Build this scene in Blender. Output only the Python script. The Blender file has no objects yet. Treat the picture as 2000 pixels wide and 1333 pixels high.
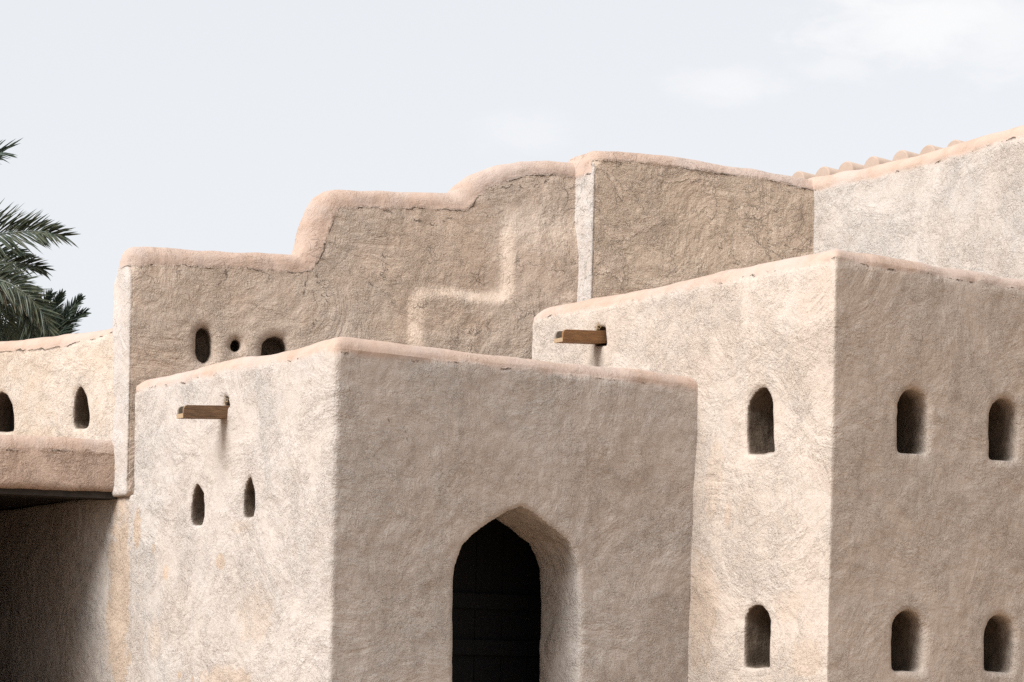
import bpy, math, random
import numpy as np
from mathutils import Vector, Matrix
import openvdb as vdb

SC = bpy.context.scene
COL = SC.collection
rnd = random.Random(7)

# ------------------------------------------------------------------ camera (level, rising front, tiny roll)
FPX, ROLL, SH = 4380.0, 0.0212, 636.0
YAW = math.radians(34.4)
VD = np.array([math.sin(YAW), math.cos(YAW), 0.0])
VR = np.array([math.cos(YAW), -math.sin(YAW), 0.0])
UP = np.array([0, 0, 1.0])
CAM = np.array([-7.927, -13.879, 1.6])
cam = bpy.data.cameras.new('camera')
cam.sensor_width = 36.0
cam.lens = FPX / 2000.0 * 36.0
cam.shift_y = SH / 2000.0
cam.clip_end = 5000.0
camo = bpy.data.objects.new('camera', cam)
COL.objects.link(camo)
camo.matrix_world = (Matrix.Translation(Vector(CAM)) @ Matrix.Rotation(-YAW, 4, 'Z')
                     @ Matrix.Rotation(math.pi / 2, 4, 'X') @ Matrix.Rotation(ROLL, 4, 'Z'))
SC.camera = camo


def ray(x, y):
    a, b = x - 1000.0, 666.5 - y + SH
    c, s = math.cos(ROLL), math.sin(ROLL)
    return (a * (c * VR + s * UP) + b * (c * UP - s * VR)) / FPX + VD


def hit(x, y, n, p0):
    v = ray(x, y)
    n = np.asarray(n, float)
    return CAM + v * (np.dot(np.asarray(p0, float) - CAM, n) / np.dot(v, n))


def at(x, y, depth):
    return CAM + ray(x, y) * depth


# ------------------------------------------------------------------ light
SUN_EL, SUN_AZ = math.radians(43), math.radians(-4)      # comes from the -x side, slightly from behind
sdir = Vector((-math.cos(SUN_EL) * math.cos(SUN_AZ), math.cos(SUN_EL) * math.sin(SUN_AZ), math.sin(SUN_EL)))
sun = bpy.data.lights.new('sun', 'SUN')
sun.energy = 3.2
sun.angle = math.radians(30)
sun.color = (0.95, 0.98, 1.0)
suno = bpy.data.objects.new('sun', sun)
COL.objects.link(suno)
suno.rotation_euler = sdir.to_track_quat('Z', 'Y').to_euler()

world = bpy.data.worlds.new('World')
SC.world = world
world.use_nodes = True
SC.view_settings.view_transform = 'Standard'
SC.view_settings.look = 'None'
SC.view_settings.exposure = 1.18
SC.view_settings.gamma = 1.0
SC.cycles.use_denoising = False
SC.cycles.sample_clamp_indirect = 2.0


class NT:
    """small helper for node trees"""
    def __init__(self, tree):
        self.t = tree
        tree.nodes.clear()

    def n(self, kind, ins=None, **kw):
        nd = self.t.nodes.new(kind)
        for k, v in kw.items():
            setattr(nd, k, v)
        for k, v in (ins or {}).items():
            sock = nd.inputs[k]
            if hasattr(v, 'is_output') or isinstance(v, bpy.types.NodeSocket):
                self.t.links.new(v, sock)
            else:
                sock.default_value = v
        return nd

    def math(self, op, a, b=0.0, c=None, clamp=False):
        ins = {0: a, 1: b}
        if c is not None:
            ins[2] = c
        return self.n('ShaderNodeMath', ins, operation=op, use_clamp=clamp).outputs[0]

    def vmath(self, op, a, b):
        return self.n('ShaderNodeVectorMath', {0: a, 1: b}, operation=op)

    def rng(self, v, a, b, c=0.0, d=1.0, smooth=False):
        return self.n('ShaderNodeMapRange', {0: v, 1: a, 2: b, 3: c, 4: d},
                      interpolation_type='SMOOTHSTEP' if smooth else 'LINEAR').outputs[0]

    def noise(self, vec, scale, detail=4.0, rough=0.5, dist=0.0):
        return self.n('ShaderNodeTexNoise', {'Vector': vec, 'Scale': scale, 'Detail': detail,
                                             'Roughness': rough, 'Distortion': dist}).outputs[0]

    def mix(self, f, a, b, mode='MIX'):
        nd = self.n('ShaderNodeMix', data_type='RGBA', blend_type=mode)
        for i, v in ((0, f), (6, a), (7, b)):
            if isinstance(v, bpy.types.NodeSocket):
                self.t.links.new(v, nd.inputs[i])
            else:
                nd.inputs[i].default_value = v if i == 0 else (tuple(v) + (1.0,))[:4]
        return nd.outputs[2]


w = NT(world.node_tree)
sky = w.n('ShaderNodeTexSky', sky_type='NISHITA', sun_disc=False, sun_elevation=SUN_EL,
          sun_rotation=math.atan2(sdir.x, sdir.y), air_density=1.0, dust_density=3.0, ozone_density=1.0)
hs = w.n('ShaderNodeHueSaturation', {'Saturation': 0.15, 'Color': sky.outputs[0]})
# a thin bright veil of high cloud evens the sky out, a few denser wisps in it
tc = w.n('ShaderNodeTexCoord').outputs['Generated']
veil = w.mix(0.72, hs.outputs[0], (4.50, 4.63, 4.86))
mask = None
cn = w.noise(w.vmath('MULTIPLY', tc, (1, 1, 2.2)).outputs[0], 34.0, 8.0, 0.62, 0.5)
CLOUDS = [(1800, 35, 0.050, 0.020, .85), (1425, 165, 0.028, 0.008, .5), (1960, 60, 0.03, 0.02, .6), (1020, 262, 0.022, 0.010, .3), (1630, 130, .02, .006, .4)]
for (cx, cy, rx, rz, cs) in CLOUDS:
    dv = ray(cx, cy)
    dv = dv / np.linalg.norm(dv)
    off = w.vmath('SUBTRACT', tc, tuple(dv)).outputs[0]
    a = w.math('DIVIDE', w.vmath('DOT_PRODUCT', off, tuple(VR)).outputs['Value'], rx)
    b = w.math('DIVIDE', w.vmath('DOT_PRODUCT', off, (0, 0, 1)).outputs['Value'], rz)
    rr = w.math('SQRT', w.math('ADD', w.math('MULTIPLY', a, a), w.math('MULTIPLY', b, b)))
    rr = w.math('ADD', rr, w.math('MULTIPLY', w.math('SUBTRACT', cn, 0.5), 2.2))
    m = w.rng(rr, 1.35, 0.1, 0.0, cs, True)
    mask = m if mask is None else w.math('MAXIMUM', mask, m)
front = w.rng(w.vmath('DOT_PRODUCT', tc, tuple(VD)).outputs['Value'], 0.0, 0.1)
mask = w.math('MULTIPLY', w.math('MULTIPLY', mask, front), 0.9)
skc = w.mix(mask, veil, (5.1, 5.1, 5.1))
bg = w.n('ShaderNodeBackground', {'Color': skc, 'Strength': 0.0865})
wo = w.n('ShaderNodeOutputWorld', {'Surface': bg.outputs[0]})

# ------------------------------------------------------------------ materials


def plaster(name, base=(0.405, 0.353, 0.310), ochre=(0.382, 0.302, 0.240), cope=(0.372, 0.268, 0.210), rough_amt=1.0,
            ochre_amt=0.5, crack_amt=0.5, flake=0.0, cope_on=True, spots=(), seam_lo=0.56, cracks=()):
    mt = bpy.data.materials.new(name)
    mt.use_nodes = True
    t = NT(mt.node_tree)
    P = t.n('ShaderNodeNewGeometry').outputs['Position']
    # big soft drifts of tone, hand sized patches, vertical rain streaks
    big = t.noise(P, 0.9, 4, 0.6, 0.5)
    mid = t.noise(P, 5.0, 5, 0.62, 0.8)
    fine = t.noise(P, 38.0, 5, 0.65, 0.2)
    grit = t.noise(P, 130.0, 3, 0.6)
    st = t.vmath('MULTIPLY', P, (9.0, 9.0, 0.7)).outputs[0]
    streak = t.noise(st, 1.0, 5, 0.6, 0.3)
    col = t.mix(t.rng(big, 0.42, 0.68, 0, ochre_amt, True), base, ochre)
    greyed = (base[0] * .95, base[1] * .975, base[2] * 1.0)
    col = t.mix(t.rng(t.noise(P, 1.5, 4, 0.6, 0.3), 0.5, 0.62, 0, .5, True), col, greyed)
    col = t.mix(t.rng(mid, 0.5, 0.72, 0, ochre_amt * 0.75, True), col, ochre)
    pale = tuple(min(0.6, c * 1.09) for c in base)
    col = t.mix(t.rng(mid, 0.47, 0.3, 0, 0.6, True), col, pale)
    col = t.mix(t.rng(streak, 0.52, 0.74, 0, 0.28, True), col, tuple(c * 0.84 for c in base))
    col = t.mix(t.rng(streak, 0.48, 0.3, 0, 0.2, True), col, pale)
    # flecks of straw and small pits
    col = t.mix(t.rng(fine, 0.57, 0.7, 0, 0.3), col, tuple(c * 0.6 for c in ochre))
    col = t.mix(t.rng(grit, 0.62, 0.74, 0, 0.4), col, tuple(c * 0.55 for c in ochre))
    for (sp, rad, amt) in spots:
        dd = t.vmath('SUBTRACT', P, tuple(float(q) for q in sp)).outputs[0]
        dd = t.vmath('MULTIPLY', dd, (1.0 / rad[0], 1.0 / rad[0], 1.0 / rad[1])).outputs[0]
        ln = t.n('ShaderNodeVectorMath', {0: dd}, operation='LENGTH').outputs['Value']
        ln = t.math('ADD', ln, t.math('MULTIPLY', t.math('SUBTRACT', mid, 0.5), 1.8))
        ln = t.math('ADD', ln, t.math('MULTIPLY', t.math('SUBTRACT', fine, 0.5), 0.8))
        col = t.mix(t.rng(ln, 1.05, 0.7, 0, min(1, amt * 1.5), True), col, (0.41, 0.305, 0.225))
    # height field of the hand-laid mud plaster
    wp = t.n('ShaderNodeVectorMath', {0: P, 1: t.vmath('MULTIPLY', t.n('ShaderNodeTexNoise', {'Vector': P, 'Scale': 2.3}).outputs['Color'], (.22, .22, .22)).outputs[0]}, operation='ADD').outputs[0]
    lump = t.noise(wp, 14.0, 7, 0.78, 0.2)
    # straw and trowel drags in two slanting directions
    dg = []
    for (ax_, sc_) in (((1.0, 1.0, 1.0), (26, 26, 9)), ((1.0, -1.0, 0.8), (10, 30, 30))):
        rt = t.n('ShaderNodeMapping', {'Vector': P, 'Rotation': (0.5 * ax_[0], 0.6 * ax_[1], 0.4), 'Scale': sc_})
        dg.append(t.noise(rt.outputs[0], 1.6, 3, 0.6, 0.4))
    drag = t.math('MAXIMUM', t.rng(dg[0], 0.55, 0.75), t.rng(dg[1], 0.55, 0.75))
    col = t.mix(t.math('MULTIPLY', drag, 0.35), col, tuple(c * 0.72 for c in ochre))
    trowel = t.noise(t.vmath('MULTIPLY', wp, (16, 16, 40)).outputs[0], 1.0, 4, 0.55, 1.8)
    zone = t.rng(t.noise(P, 1.3, 5, 0.65, 0.8), 0.36, 0.62, 0.38, 1.15, True)
    pn = t.noise(wp, 5.5, 6, 0.68, 0.4)
    plate = t.math('ADD', t.rng(pn, 0.495, 0.515), t.rng(pn, 0.56, 0.575))
    h = t.math('SUBTRACT', t.math('MULTIPLY', lump, 0.019), t.math('MULTIPLY', drag, 0.004))
    h = t.math('ADD', h, t.math('MULTIPLY', plate, 0.0035))
    h = t.math('ADD', h, t.math('MULTIPLY', trowel, 0.006))
    h = t.math('ADD', h, t.math('MULTIPLY', fine, 0.0065))
    h = t.math('ADD', h, t.math('MULTIPLY', grit, 0.003))
    h = t.math('MULTIPLY', h, zone)
    # shrinkage cracks, only here and there
    vw = t.vmath('ADD', P, t.vmath('MULTIPLY', t.n('ShaderNodeTexNoise', {'Vector': P, 'Scale': 7.0, 'Detail': 5.0}).outputs['Color'], (0.35, 0.35, 0.35)).outputs[0]).outputs[0]
    vor = t.n('ShaderNodeTexVoronoi', {'Vector': vw, 'Scale': 2.1}, feature='DISTANCE_TO_EDGE').outputs['Distance']
    vor2 = t.n('ShaderNodeTexVoronoi', {'Vector': vw, 'Scale': 6.5}, feature='DISTANCE_TO_EDGE').outputs['Distance']
    cm = t.rng(t.noise(P, 1.7, 3, 0.6), 0.57, 0.68, 0, 1)
    ck = t.math('MULTIPLY', t.rng(vor, 0.0, 0.012, 1, 0), cm)
    ck2 = t.math('MULTIPLY', t.rng(vor2, 0.0, 0.022, 1, 0), t.rng(t.noise(P, 2.9, 3, 0.6), 0.56, 0.66, 0, 1))
    ck = t.math('MULTIPLY', t.math('MAXIMUM', ck, ck2), crack_amt)
    h = t.math('SUBTRACT', h, t.math('MULTIPLY', ck, 0.012))
    col = t.mix(t.math('MULTIPLY', ck, 0.55), col, tuple(c * 0.42 for c in ochre))
    if cracks:
        jit = t.n('ShaderNodeTexNoise', {'Vector': P, 'Scale': 16.0, 'Detail': 5.0, 'Roughness': 0.65}).outputs['Color']
        jit = t.vmath('MULTIPLY', t.vmath('SUBTRACT', jit, (.5, .5, .5)).outputs[0], (.11, .11, .11)).outputs[0]
        PJ = t.vmath('ADD', P, jit).outputs[0]
        dmin = None
        for (a_, b_) in cracks:
            a_, b_ = np.asarray(a_, float), np.asarray(b_, float)
            ab = b_ - a_
            pa_ = t.vmath('SUBTRACT', PJ, tuple(a_)).outputs[0]
            tt = t.math('DIVIDE', t.vmath('DOT_PRODUCT', pa_, tuple(ab)).outputs['Value'], float(ab @ ab), clamp=True)
            q = t.n('ShaderNodeVectorMath', {0: tuple(ab)}, operation='SCALE')
            t.t.links.new(tt, q.inputs['Scale'])
            dl = t.n('ShaderNodeVectorMath', {0: t.vmath('SUBTRACT', pa_, q.outputs[0]).outputs[0]}, operation='LENGTH').outputs['Value']
            dmin = dl if dmin is None else t.math('MINIMUM', dmin, dl)
        lc = t.math('MULTIPLY', t.rng(dmin, 0.002, 0.009, 1, 0), t.rng(t.noise(P, 9.0, 3, 0.6), 0.36, 0.5, 0, 1))
        h = t.math('SUBTRACT', h, t.math('MULTIPLY', lc, 0.012))
        col = t.mix(t.math('MULTIPLY', lc, 0.7), col, tuple(c * 0.35 for c in ochre))
    if flake > 0:
        fn = t.noise(wp, 2.6, 7, 0.62, 0.6)
        fl = t.rng(fn, 0.515, 0.525, 0, 1)
        h = t.math('ADD', h, t.math('MULTIPLY', fl, 0.012 * flake))
        col = t.mix(t.math('MULTIPLY', t.math('SUBTRACT', 1.0, fl), 0.45 * flake), col, ochre)
        edge = t.math('MULTIPLY', t.rng(t.math('ABSOLUTE', t.math('SUBTRACT', fn, 0.517)), 0.0, 0.003, 1, 0), 0.4 * flake)
        col = t.mix(edge, col, tuple(c * 0.45 for c in ochre))
    # sunlight painted into the colour of the rear walls' cut ends: paler, smoother
    lit_end = t.n('ShaderNodeAttribute', attribute_name='lit_end').outputs['Fac']
    lit_end = t.rng(t.math('ADD', lit_end, t.math('MULTIPLY', t.math('SUBTRACT', fine, 0.5), 0.02)), -0.008, 0.008)
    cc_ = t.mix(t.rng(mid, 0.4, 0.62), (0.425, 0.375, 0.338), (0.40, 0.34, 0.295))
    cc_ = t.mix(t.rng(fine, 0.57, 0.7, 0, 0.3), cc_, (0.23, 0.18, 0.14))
    col = t.mix(lit_end, col, cc_)
    h = t.math('MULTIPLY', h, t.rng(lit_end, 0, 1, 1.0, 0.5))
    rec_shade = t.n('ShaderNodeAttribute', attribute_name='recess').outputs['Fac']
    col = t.mix(t.rng(rec_shade, -0.004, 0.010), col, t.mix(t.rng(mid, .4, .6), (0.15, 0.11, 0.08), (0.10, 0.073, 0.052)))  # slit and niche insides darkened with depth: shade put into the colour
    if cope_on:
        seam = t.n('ShaderNodeAttribute', attribute_name='seam').outputs['Fac']
        wob = t.math('ADD', t.math('MULTIPLY', t.math('SUBTRACT', t.noise(P, 4.0, 7, 0.66, 0.3), 0.5), 0.11),
                     t.math('MULTIPLY', t.math('SUBTRACT', fine, 0.5), 0.02))
        sm = t.math('ADD', seam, wob)
        cf = t.rng(sm, -0.030, 0.028, 0, 1, True)
        cc = t.mix(t.rng(mid, 0.4, 0.66, 0, 0.8, True), cope, (0.33, 0.228, 0.17))
        cc = t.mix(t.rng(big, 0.55, 0.4, 0, 0.55, True), cc, (0.365, 0.295, 0.255))
        cc = t.mix(t.rng(fine, 0.58, 0.72, 0, 0.35), cc, (0.34, 0.235, 0.17))
        col = t.mix(cf, col, cc)
        # the smoother coping coat
        h = t.math('MULTIPLY', h, t.rng(cf, 0, 1, 1.0, 0.35))
        sk = t.math('MULTIPLY', t.rng(t.math('ABSOLUTE', t.math('SUBTRACT', sm, 0.0)), 0.0, 0.0085, 1, 0),
                    t.rng(t.noise(P, 5.2, 5, 0.7), seam_lo, seam_lo + 0.1, 0, 1))
        h = t.math('SUBTRACT', h, t.math('MULTIPLY', sk, 0.03))
        col = t.mix(t.math('MULTIPLY', sk, 0.58), col, (0.11, 0.075, 0.05))
    bump = t.n('ShaderNodeBump', {'Height': h, 'Strength': 1.0, 'Distance': 1.0 * rough_amt})
    b = t.n('ShaderNodeBsdfPrincipled', {'Base Color': col, 'Roughness': 0.95, 'Specular IOR Level': 0.15, 'Normal': bump.outputs[0]})
    t.n('ShaderNodeOutputMaterial', {'Surface': b.outputs[0]})
    return mt


def wood(name, c1, c2, axis=0, sc=1.0):
    mt = bpy.data.materials.new(name)
    mt.use_nodes = True
    t = NT(mt.node_tree)
    P = t.n('ShaderNodeNewGeometry').outputs['Position']
    s = [30.0 * sc] * 3
    s[axis] = 3.0 * sc
    v = t.vmath('MULTIPLY', P, tuple(s)).outputs[0]
    g = t.noise(v, 1.6, 6, 0.62, 1.6)
    g2 = t.noise(v, 6.0, 4, 0.6, 0.4)
    col = t.mix(t.rng(g, 0.35, 0.65), c1, c2)
    col = t.mix(t.rng(g2, 0.52, 0.68, 0, 0.5), col, tuple(c * 0.5 for c in c1))
    bump = t.n('ShaderNodeBump', {'Height': g2, 'Strength': 0.6, 'Distance': 0.004})
    b = t.n('ShaderNodeBsdfPrincipled', {'Base Color': col, 'Roughness': 0.75, 'Specular IOR Level': 0.3, 'Normal': bump.outputs[0]})
    t.n('ShaderNodeOutputMaterial', {'Surface': b.outputs[0]})
    return mt


def simple(name, c1, c2, scale=8.0, rough=0.9, bumpd=0.01, vary=1.0):
    mt = bpy.data.materials.new(name)
    mt.use_nodes = True
    t = NT(mt.node_tree)
    P = t.n('ShaderNodeNewGeometry').outputs['Position']
    g = t.noise(P, scale, 6, 0.6, 0.3)
    col = t.mix(t.rng(g, 0.35, 0.65), c1, c2)
    bump = t.n('ShaderNodeBump', {'Height': g, 'Strength': 0.7, 'Distance': bumpd})
    b = t.n('ShaderNodeBsdfPrincipled', {'Base Color': col, 'Roughness': rough, 'Specular IOR Level': 0.25, 'Normal': bump.outputs[0]})
    t.n('ShaderNodeOutputMaterial', {'Surface': b.outputs[0]})
    return mt


LF = ([1, 0, 0], [0, 0, 0])          # left face of the entrance block
XT, YT = 3.285, -1.598               # tower corner
SPOTS_A = [(hit(430, 1098, *LF), (.09, .075), .55), (hit(322, 1118, *LF), (.06, .07), .6), (hit(268, 1035, *LF), (.07, .19), .6),
           (hit(300, 1072, *LF), (.035, .05), .45), (hit(350, 1320, *LF), (.04, .045), .8), (hit(375, 1327, *LF), (.03, .03), .8),
           (hit(470, 1030, *LF), (.22, .06), .22), (hit(250, 1285, *LF), (.07, .08), .5), (hit(300, 1250, *LF), (.13, .2), .25),
           (hit(445, 1330, *LF), (.5, .13), .4), (hit(228, 1180, *LF), (.24, 1.0), .6), (hit(240, 1020, *LF), (.14, .3), .35),
           (hit(500, 1200, *LF), (.3, .25), .25)]
SPOTS_T = [(hit(1425, 1005, [1, 0, 0], [XT, 0, 0]), (.05, .13), .4), (hit(1395, 940, [1, 0, 0], [XT, 0, 0]), (.12, .35), .25),
           (hit(1375, 1190, [1, 0, 0], [XT, 0, 0]), (.2, .5), .33), (hit(1575, 1290, [1, 0, 0], [XT, 0, 0]), (.2, .15), .3),
           (hit(1540, 1180, [1, 0, 0], [XT, 0, 0]), (.2, .12), .2)]
YA0 = 3.35
AL = math.radians(70)
DC = math.sin(AL) * VR + math.cos(AL) * VD
NC = np.array([DC[1], -DC[0], 0])
P0 = np.array([-0.012, 3.428, 0])


def crk(lines, n, p0):
    out = []
    for ln in lines:
        p = [hit(x, y, n, p0) for (x, y) in ln]
        out += list(zip(p[:-1], p[1:]))
    return out


CR_C = crk([[(700, 402), (740, 408), (778, 422), (824, 435), (842, 442), (867, 430), (911, 422)], [(436, 491), (443, 525), (440, 545), (428, 556)],
            [(513, 503), (511, 524)], [(741, 488), (752, 505), (758, 522)], [(622, 534), (618, 560)], [(616, 626), (607, 650)], [(717, 552), (732, 566)],
            [(600, 540), (592, 575)], [(962, 372), (1000, 362), (1040, 368), (1075, 350)]], NC, P0)
CR_A = crk([[(738, 790), (744, 814), (760, 823)], [(790, 833), (793, 850), (797, 866)], [(730, 828), (722, 846)]], [0, 1, 0], [0, 0, 0])
M_A = plaster('entrance_plaster', base=(0.418, 0.362, 0.318), ochre=(0.39, 0.31, 0.25), cracks=CR_A, crack_amt=0.2, ochre_amt=0.38, spots=SPOTS_A)
M_T = plaster('tower_plaster', base=(0.442, 0.366, 0.306), ochre=(0.41, 0.312, 0.24), ochre_amt=0.36, spots=SPOTS_T, crack_amt=0.15)
M_C = plaster('rear_wall_plaster', cracks=CR_C, seam_lo=0.47, base=(0.445, 0.350, 0.278), ochre=(0.41, 0.302, 0.222), ochre_amt=0.6, crack_amt=1.0, rough_amt=1.25)
M_C2 = plaster('flaking_plaster', seam_lo=0.5, base=(0.505, 0.388, 0.298), ochre=(0.40, 0.305, 0.225), ochre_amt=0.6, crack_amt=0.8, rough_amt=1.35, flake=1.0)
M_D = plaster('side_wall_plaster', ochre_amt=0.3, crack_amt=0.3, rough_amt=0.9)
M_E = plaster('warm_parapet_plaster', seam_lo=0.44, base=(0.45, 0.375, 0.31), ochre=(0.42, 0.31, 0.22), ochre_amt=0.7, crack_amt=0.3, rough_amt=0.8)
M_S = plaster('pink_slab_plaster', base=(0.40, 0.29, 0.225), ochre=(0.36, 0.245, 0.175), ochre_amt=0.6, crack_amt=0.2, rough_amt=1.3)
M_WOOD = wood('weathered_wood', (0.205, 0.12, 0.062), (0.10, 0.058, 0.033))
M_WOOD2 = wood('orange_wood', (0.25, 0.125, 0.05), (0.16, 0.078, 0.034))
M_GRAIN = simple('end_grain', (0.34, 0.235, 0.14), (0.26, 0.17, 0.10), 60.0, 0.8, 0.002)
M_GREY = simple('weathered_end', (0.20, 0.165, 0.13), (0.13, 0.105, 0.08), 60.0, 0.85, 0.002)
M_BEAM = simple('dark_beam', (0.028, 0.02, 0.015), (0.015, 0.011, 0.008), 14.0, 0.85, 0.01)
M_SHADE_WALL = simple('shade_wall_dark', (0.10, 0.07, 0.05), (0.07, 0.05, 0.035), 5.0, 0.95, 0.02)  # dark, for the added walls that shade the recess
M_ROOM_SHADE = simple('room_shade', (0.035, 0.03, 0.027), (0.02, 0.018, 0.016), 5.0, 0.9, 0.01)  # near-black colour stands in for the deep shade indoors
M_TUBE = simple('clay_tube', (0.34, 0.255, 0.20), (0.31, 0.225, 0.172), 9.0, 0.9, 0.006)
M_SAND = simple('sand', (0.34, 0.235, 0.155), (0.26, 0.175, 0.11), 3.0, 0.95, 0.03)
M_STRAW = simple('straw', (0.40, 0.27, 0.13), (0.24, 0.15, 0.07), 60.0, 0.8, 0.001)

# ------------------------------------------------------------------ object helpers


def tag(o, label=None, cat=None, group=None, kind=None):
    if label:
        o['label'] = label
    if cat:
        o['category'] = cat
    if group:
        o['group'] = group
    if kind:
        o['kind'] = kind
    return o


def thing(name, loc, label, cat, group=None):
    o = bpy.data.objects.new(name, None)
    o.empty_display_size = 0.3
    COL.objects.link(o)
    o.location = Vector([float(q) for q in loc])
    return tag(o, label, cat, group, 'thing')


def mesh_obj(name, V, F, mat, parent=None, attrs=None, smooth=True):
    me = bpy.data.meshes.new(name)
    V = np.asarray(V, np.float32)
    if parent is not None:
        V = V - np.array(parent.location, np.float32)
    F = np.asarray(F, np.int32)
    k = F.shape[1]
    me.vertices.add(len(V))
    me.vertices.foreach_set('co', V.ravel())
    me.loops.add(F.size)
    me.loops.foreach_set('vertex_index', F.ravel())
    me.polygons.add(len(F))
    me.polygons.foreach_set('loop_start', np.arange(0, F.size, k, dtype=np.int32))
    me.update(calc_edges=True)
    me.polygons.foreach_set('use_smooth', np.full(len(F), smooth))
    for an, av in (attrs or {}).items():
        at_ = me.attributes.new(an, 'FLOAT', 'POINT')
        at_.data.foreach_set('value', np.asarray(av, np.float32))
    me.materials.append(mat)
    o = bpy.data.objects.new(name, me)
    COL.objects.link(o)
    o.parent = parent
    return o


# ------------------------------------------------------------------ numpy noise and signed distances


def _hash(ix, iy, iz, seed):
    h = (ix * 374761393 + iy * 668265263 + iz * 2147483647 + seed * 974634777) & 0xffffffff
    h = ((h ^ (h >> 13)) * 1274126177) & 0xffffffff
    h = h ^ (h >> 16)
    return (h & 0xffff).astype(np.float32) / 32767.5 - 1.0


def vnoise(P, scale, seed=0):
    Q = P * scale
    I = np.floor(Q).astype(np.int64)
    f = (Q - I).astype(np.float32)
    f = f * f * f * (f * (f * 6 - 15) + 10)
    out = 0
    for dx in (0, 1):
        wx = f[:, 0] if dx else 1 - f[:, 0]
        for dy in (0, 1):
            wy = f[:, 1] if dy else 1 - f[:, 1]
            for dz in (0, 1):
                wz = f[:, 2] if dz else 1 - f[:, 2]
                out = out + wx * wy * wz * _hash(I[:, 0] + dx, I[:, 1] + dy, I[:, 2] + dz, seed)
    return out


def poly_sdf(S, Z, pts):
    """signed distance (negative inside) of the polygon pts on arrays S, Z"""
    pts = np.asarray(pts, np.float32)
    d = np.full(np.broadcast(S, Z).shape, 1e9, np.float32)
    sgn = np.ones_like(d)
    m = len(pts)
    for i in range(m):
        a, b = pts[i], pts[i - 1]
        ex, ez = b - a
        wx, wz = S - a[0], Z - a[1]
        tt = np.clip((wx * ex + wz * ez) / max(ex * ex + ez * ez, 1e-9), 0, 1)
        qx, qz = wx - ex * tt, wz - ez * tt
        d = np.minimum(d, qx * qx + qz * qz)
        c1, c2, c3 = Z >= a[1], Z < b[1], ex * wz > ez * wx
        flip = (c1 & c2 & c3) | (~c1 & ~c2 & ~c3)
        sgn = np.where(flip, -sgn, sgn)
    return sgn * np.sqrt(d)


def rmax(a, b, r):
    """rounded intersection"""
    a, b = a + r, b + r
    return np.minimum(np.maximum(a, b), 0) + np.sqrt(np.maximum(a, 0) ** 2 + np.maximum(b, 0) ** 2) - r


def smax(a, b, k):
    h = np.maximum(k - np.abs(a - b), 0) / k
    return np.maximum(a, b) + h * h * k * 0.25


def smin(a, b, k):
    return -smax(-a, -b, k)


def sstep(x, a, b):
    t = np.clip((x - a) / (b - a), 0, 1)
    return t * t * (3 - 2 * t)


def box2(X, Y, x0, x1, y0, y1):
    return np.maximum(np.maximum(x0 - X, X - x1), np.maximum(y0 - Y, Y - y1))


def box3(X, Y, Z, x0, x1, y0, y1, z0, z1):
    return np.maximum(box2(X, Y, x0, x1, y0, y1), np.maximum(z0 - Z, Z - z1))


def build_sdf(fn, lo, hi, h, frame=None):
    """fn(X,Y,Z) -> signed distance on a grid in a local frame; returns world verts, quads"""
    ax = [np.arange(lo[i] - 2 * h, hi[i] + 2.5 * h, h, dtype=np.float32) for i in range(3)]
    X, Y, Z = ax[0][:, None, None], ax[1][None, :, None], ax[2][None, None, :]
    d = fn(X, Y, Z)
    d = np.ascontiguousarray(np.clip(np.broadcast_to(d, (len(ax[0]), len(ax[1]), len(ax[2]))), -3 * h, 3 * h), dtype=np.float32)
    d[0], d[-1], d[:, 0], d[:, -1], d[:, :, 0], d[:, :, -1] = (3 * h,) * 6
    g = vdb.FloatGrid(3 * h)
    g.copyFromArray(d)
    pts, quads = g.convertToQuads(isovalue=0.0)[:2]
    L = np.array([a[0] for a in ax]) + np.asarray(pts, np.float64) * h
    Q = np.asarray(quads, np.int64)
    # make outward
    n = quad_normals(L, Q)
    c = L[Q].mean(1)
    k = len(c) // 2
    # compare with the gradient of the field by sampling
    i0 = np.clip(((c + n * h * 1.2) - [a[0] for a in ax]) / h, 0, np.array(d.shape) - 1).round().astype(int)
    i1 = np.clip(((c - n * h * 1.2) - [a[0] for a in ax]) / h, 0, np.array(d.shape) - 1).round().astype(int)
    if (d[i0[:, 0], i0[:, 1], i0[:, 2]] - d[i1[:, 0], i1[:, 1], i1[:, 2]]).mean() < 0:
        Q = Q[:, ::-1]
    W = L if frame is None else frame(L)
    return L, W, Q


def quad_normals(V, Q):
    n = np.cross(V[Q[:, 2]] - V[Q[:, 0]], V[Q[:, 3]] - V[Q[:, 1]])
    return n / np.maximum(np.linalg.norm(n, axis=1, keepdims=True), 1e-12)


def rough_up(W, Q, seam, amp=1.0, bulge=0.012, seed=0):
    fn = quad_normals(W, Q)
    vn = np.zeros_like(W)
    for i in range(4):
        np.add.at(vn, Q[:, i], fn)
    vn /= np.maximum(np.linalg.norm(vn, axis=1, keepdims=True), 1e-9)
    cope = sstep(seam, -0.01, 0.03)
    k = 1 - 0.45 * cope
    d = vnoise(W, 1.1, seed) * 0.016 + vnoise(W, 2.9, seed + 1) * 0.0045 + k * (vnoise(W, 8.0, seed + 2) * 0.0035 + vnoise(W, 19.0, seed + 3) * 0.0028)
    W = W + vn * (d * amp + (bulge * .5 + vnoise(W, 4.5, seed + 5) * .010) * cope)[:, None]
    return W


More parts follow.
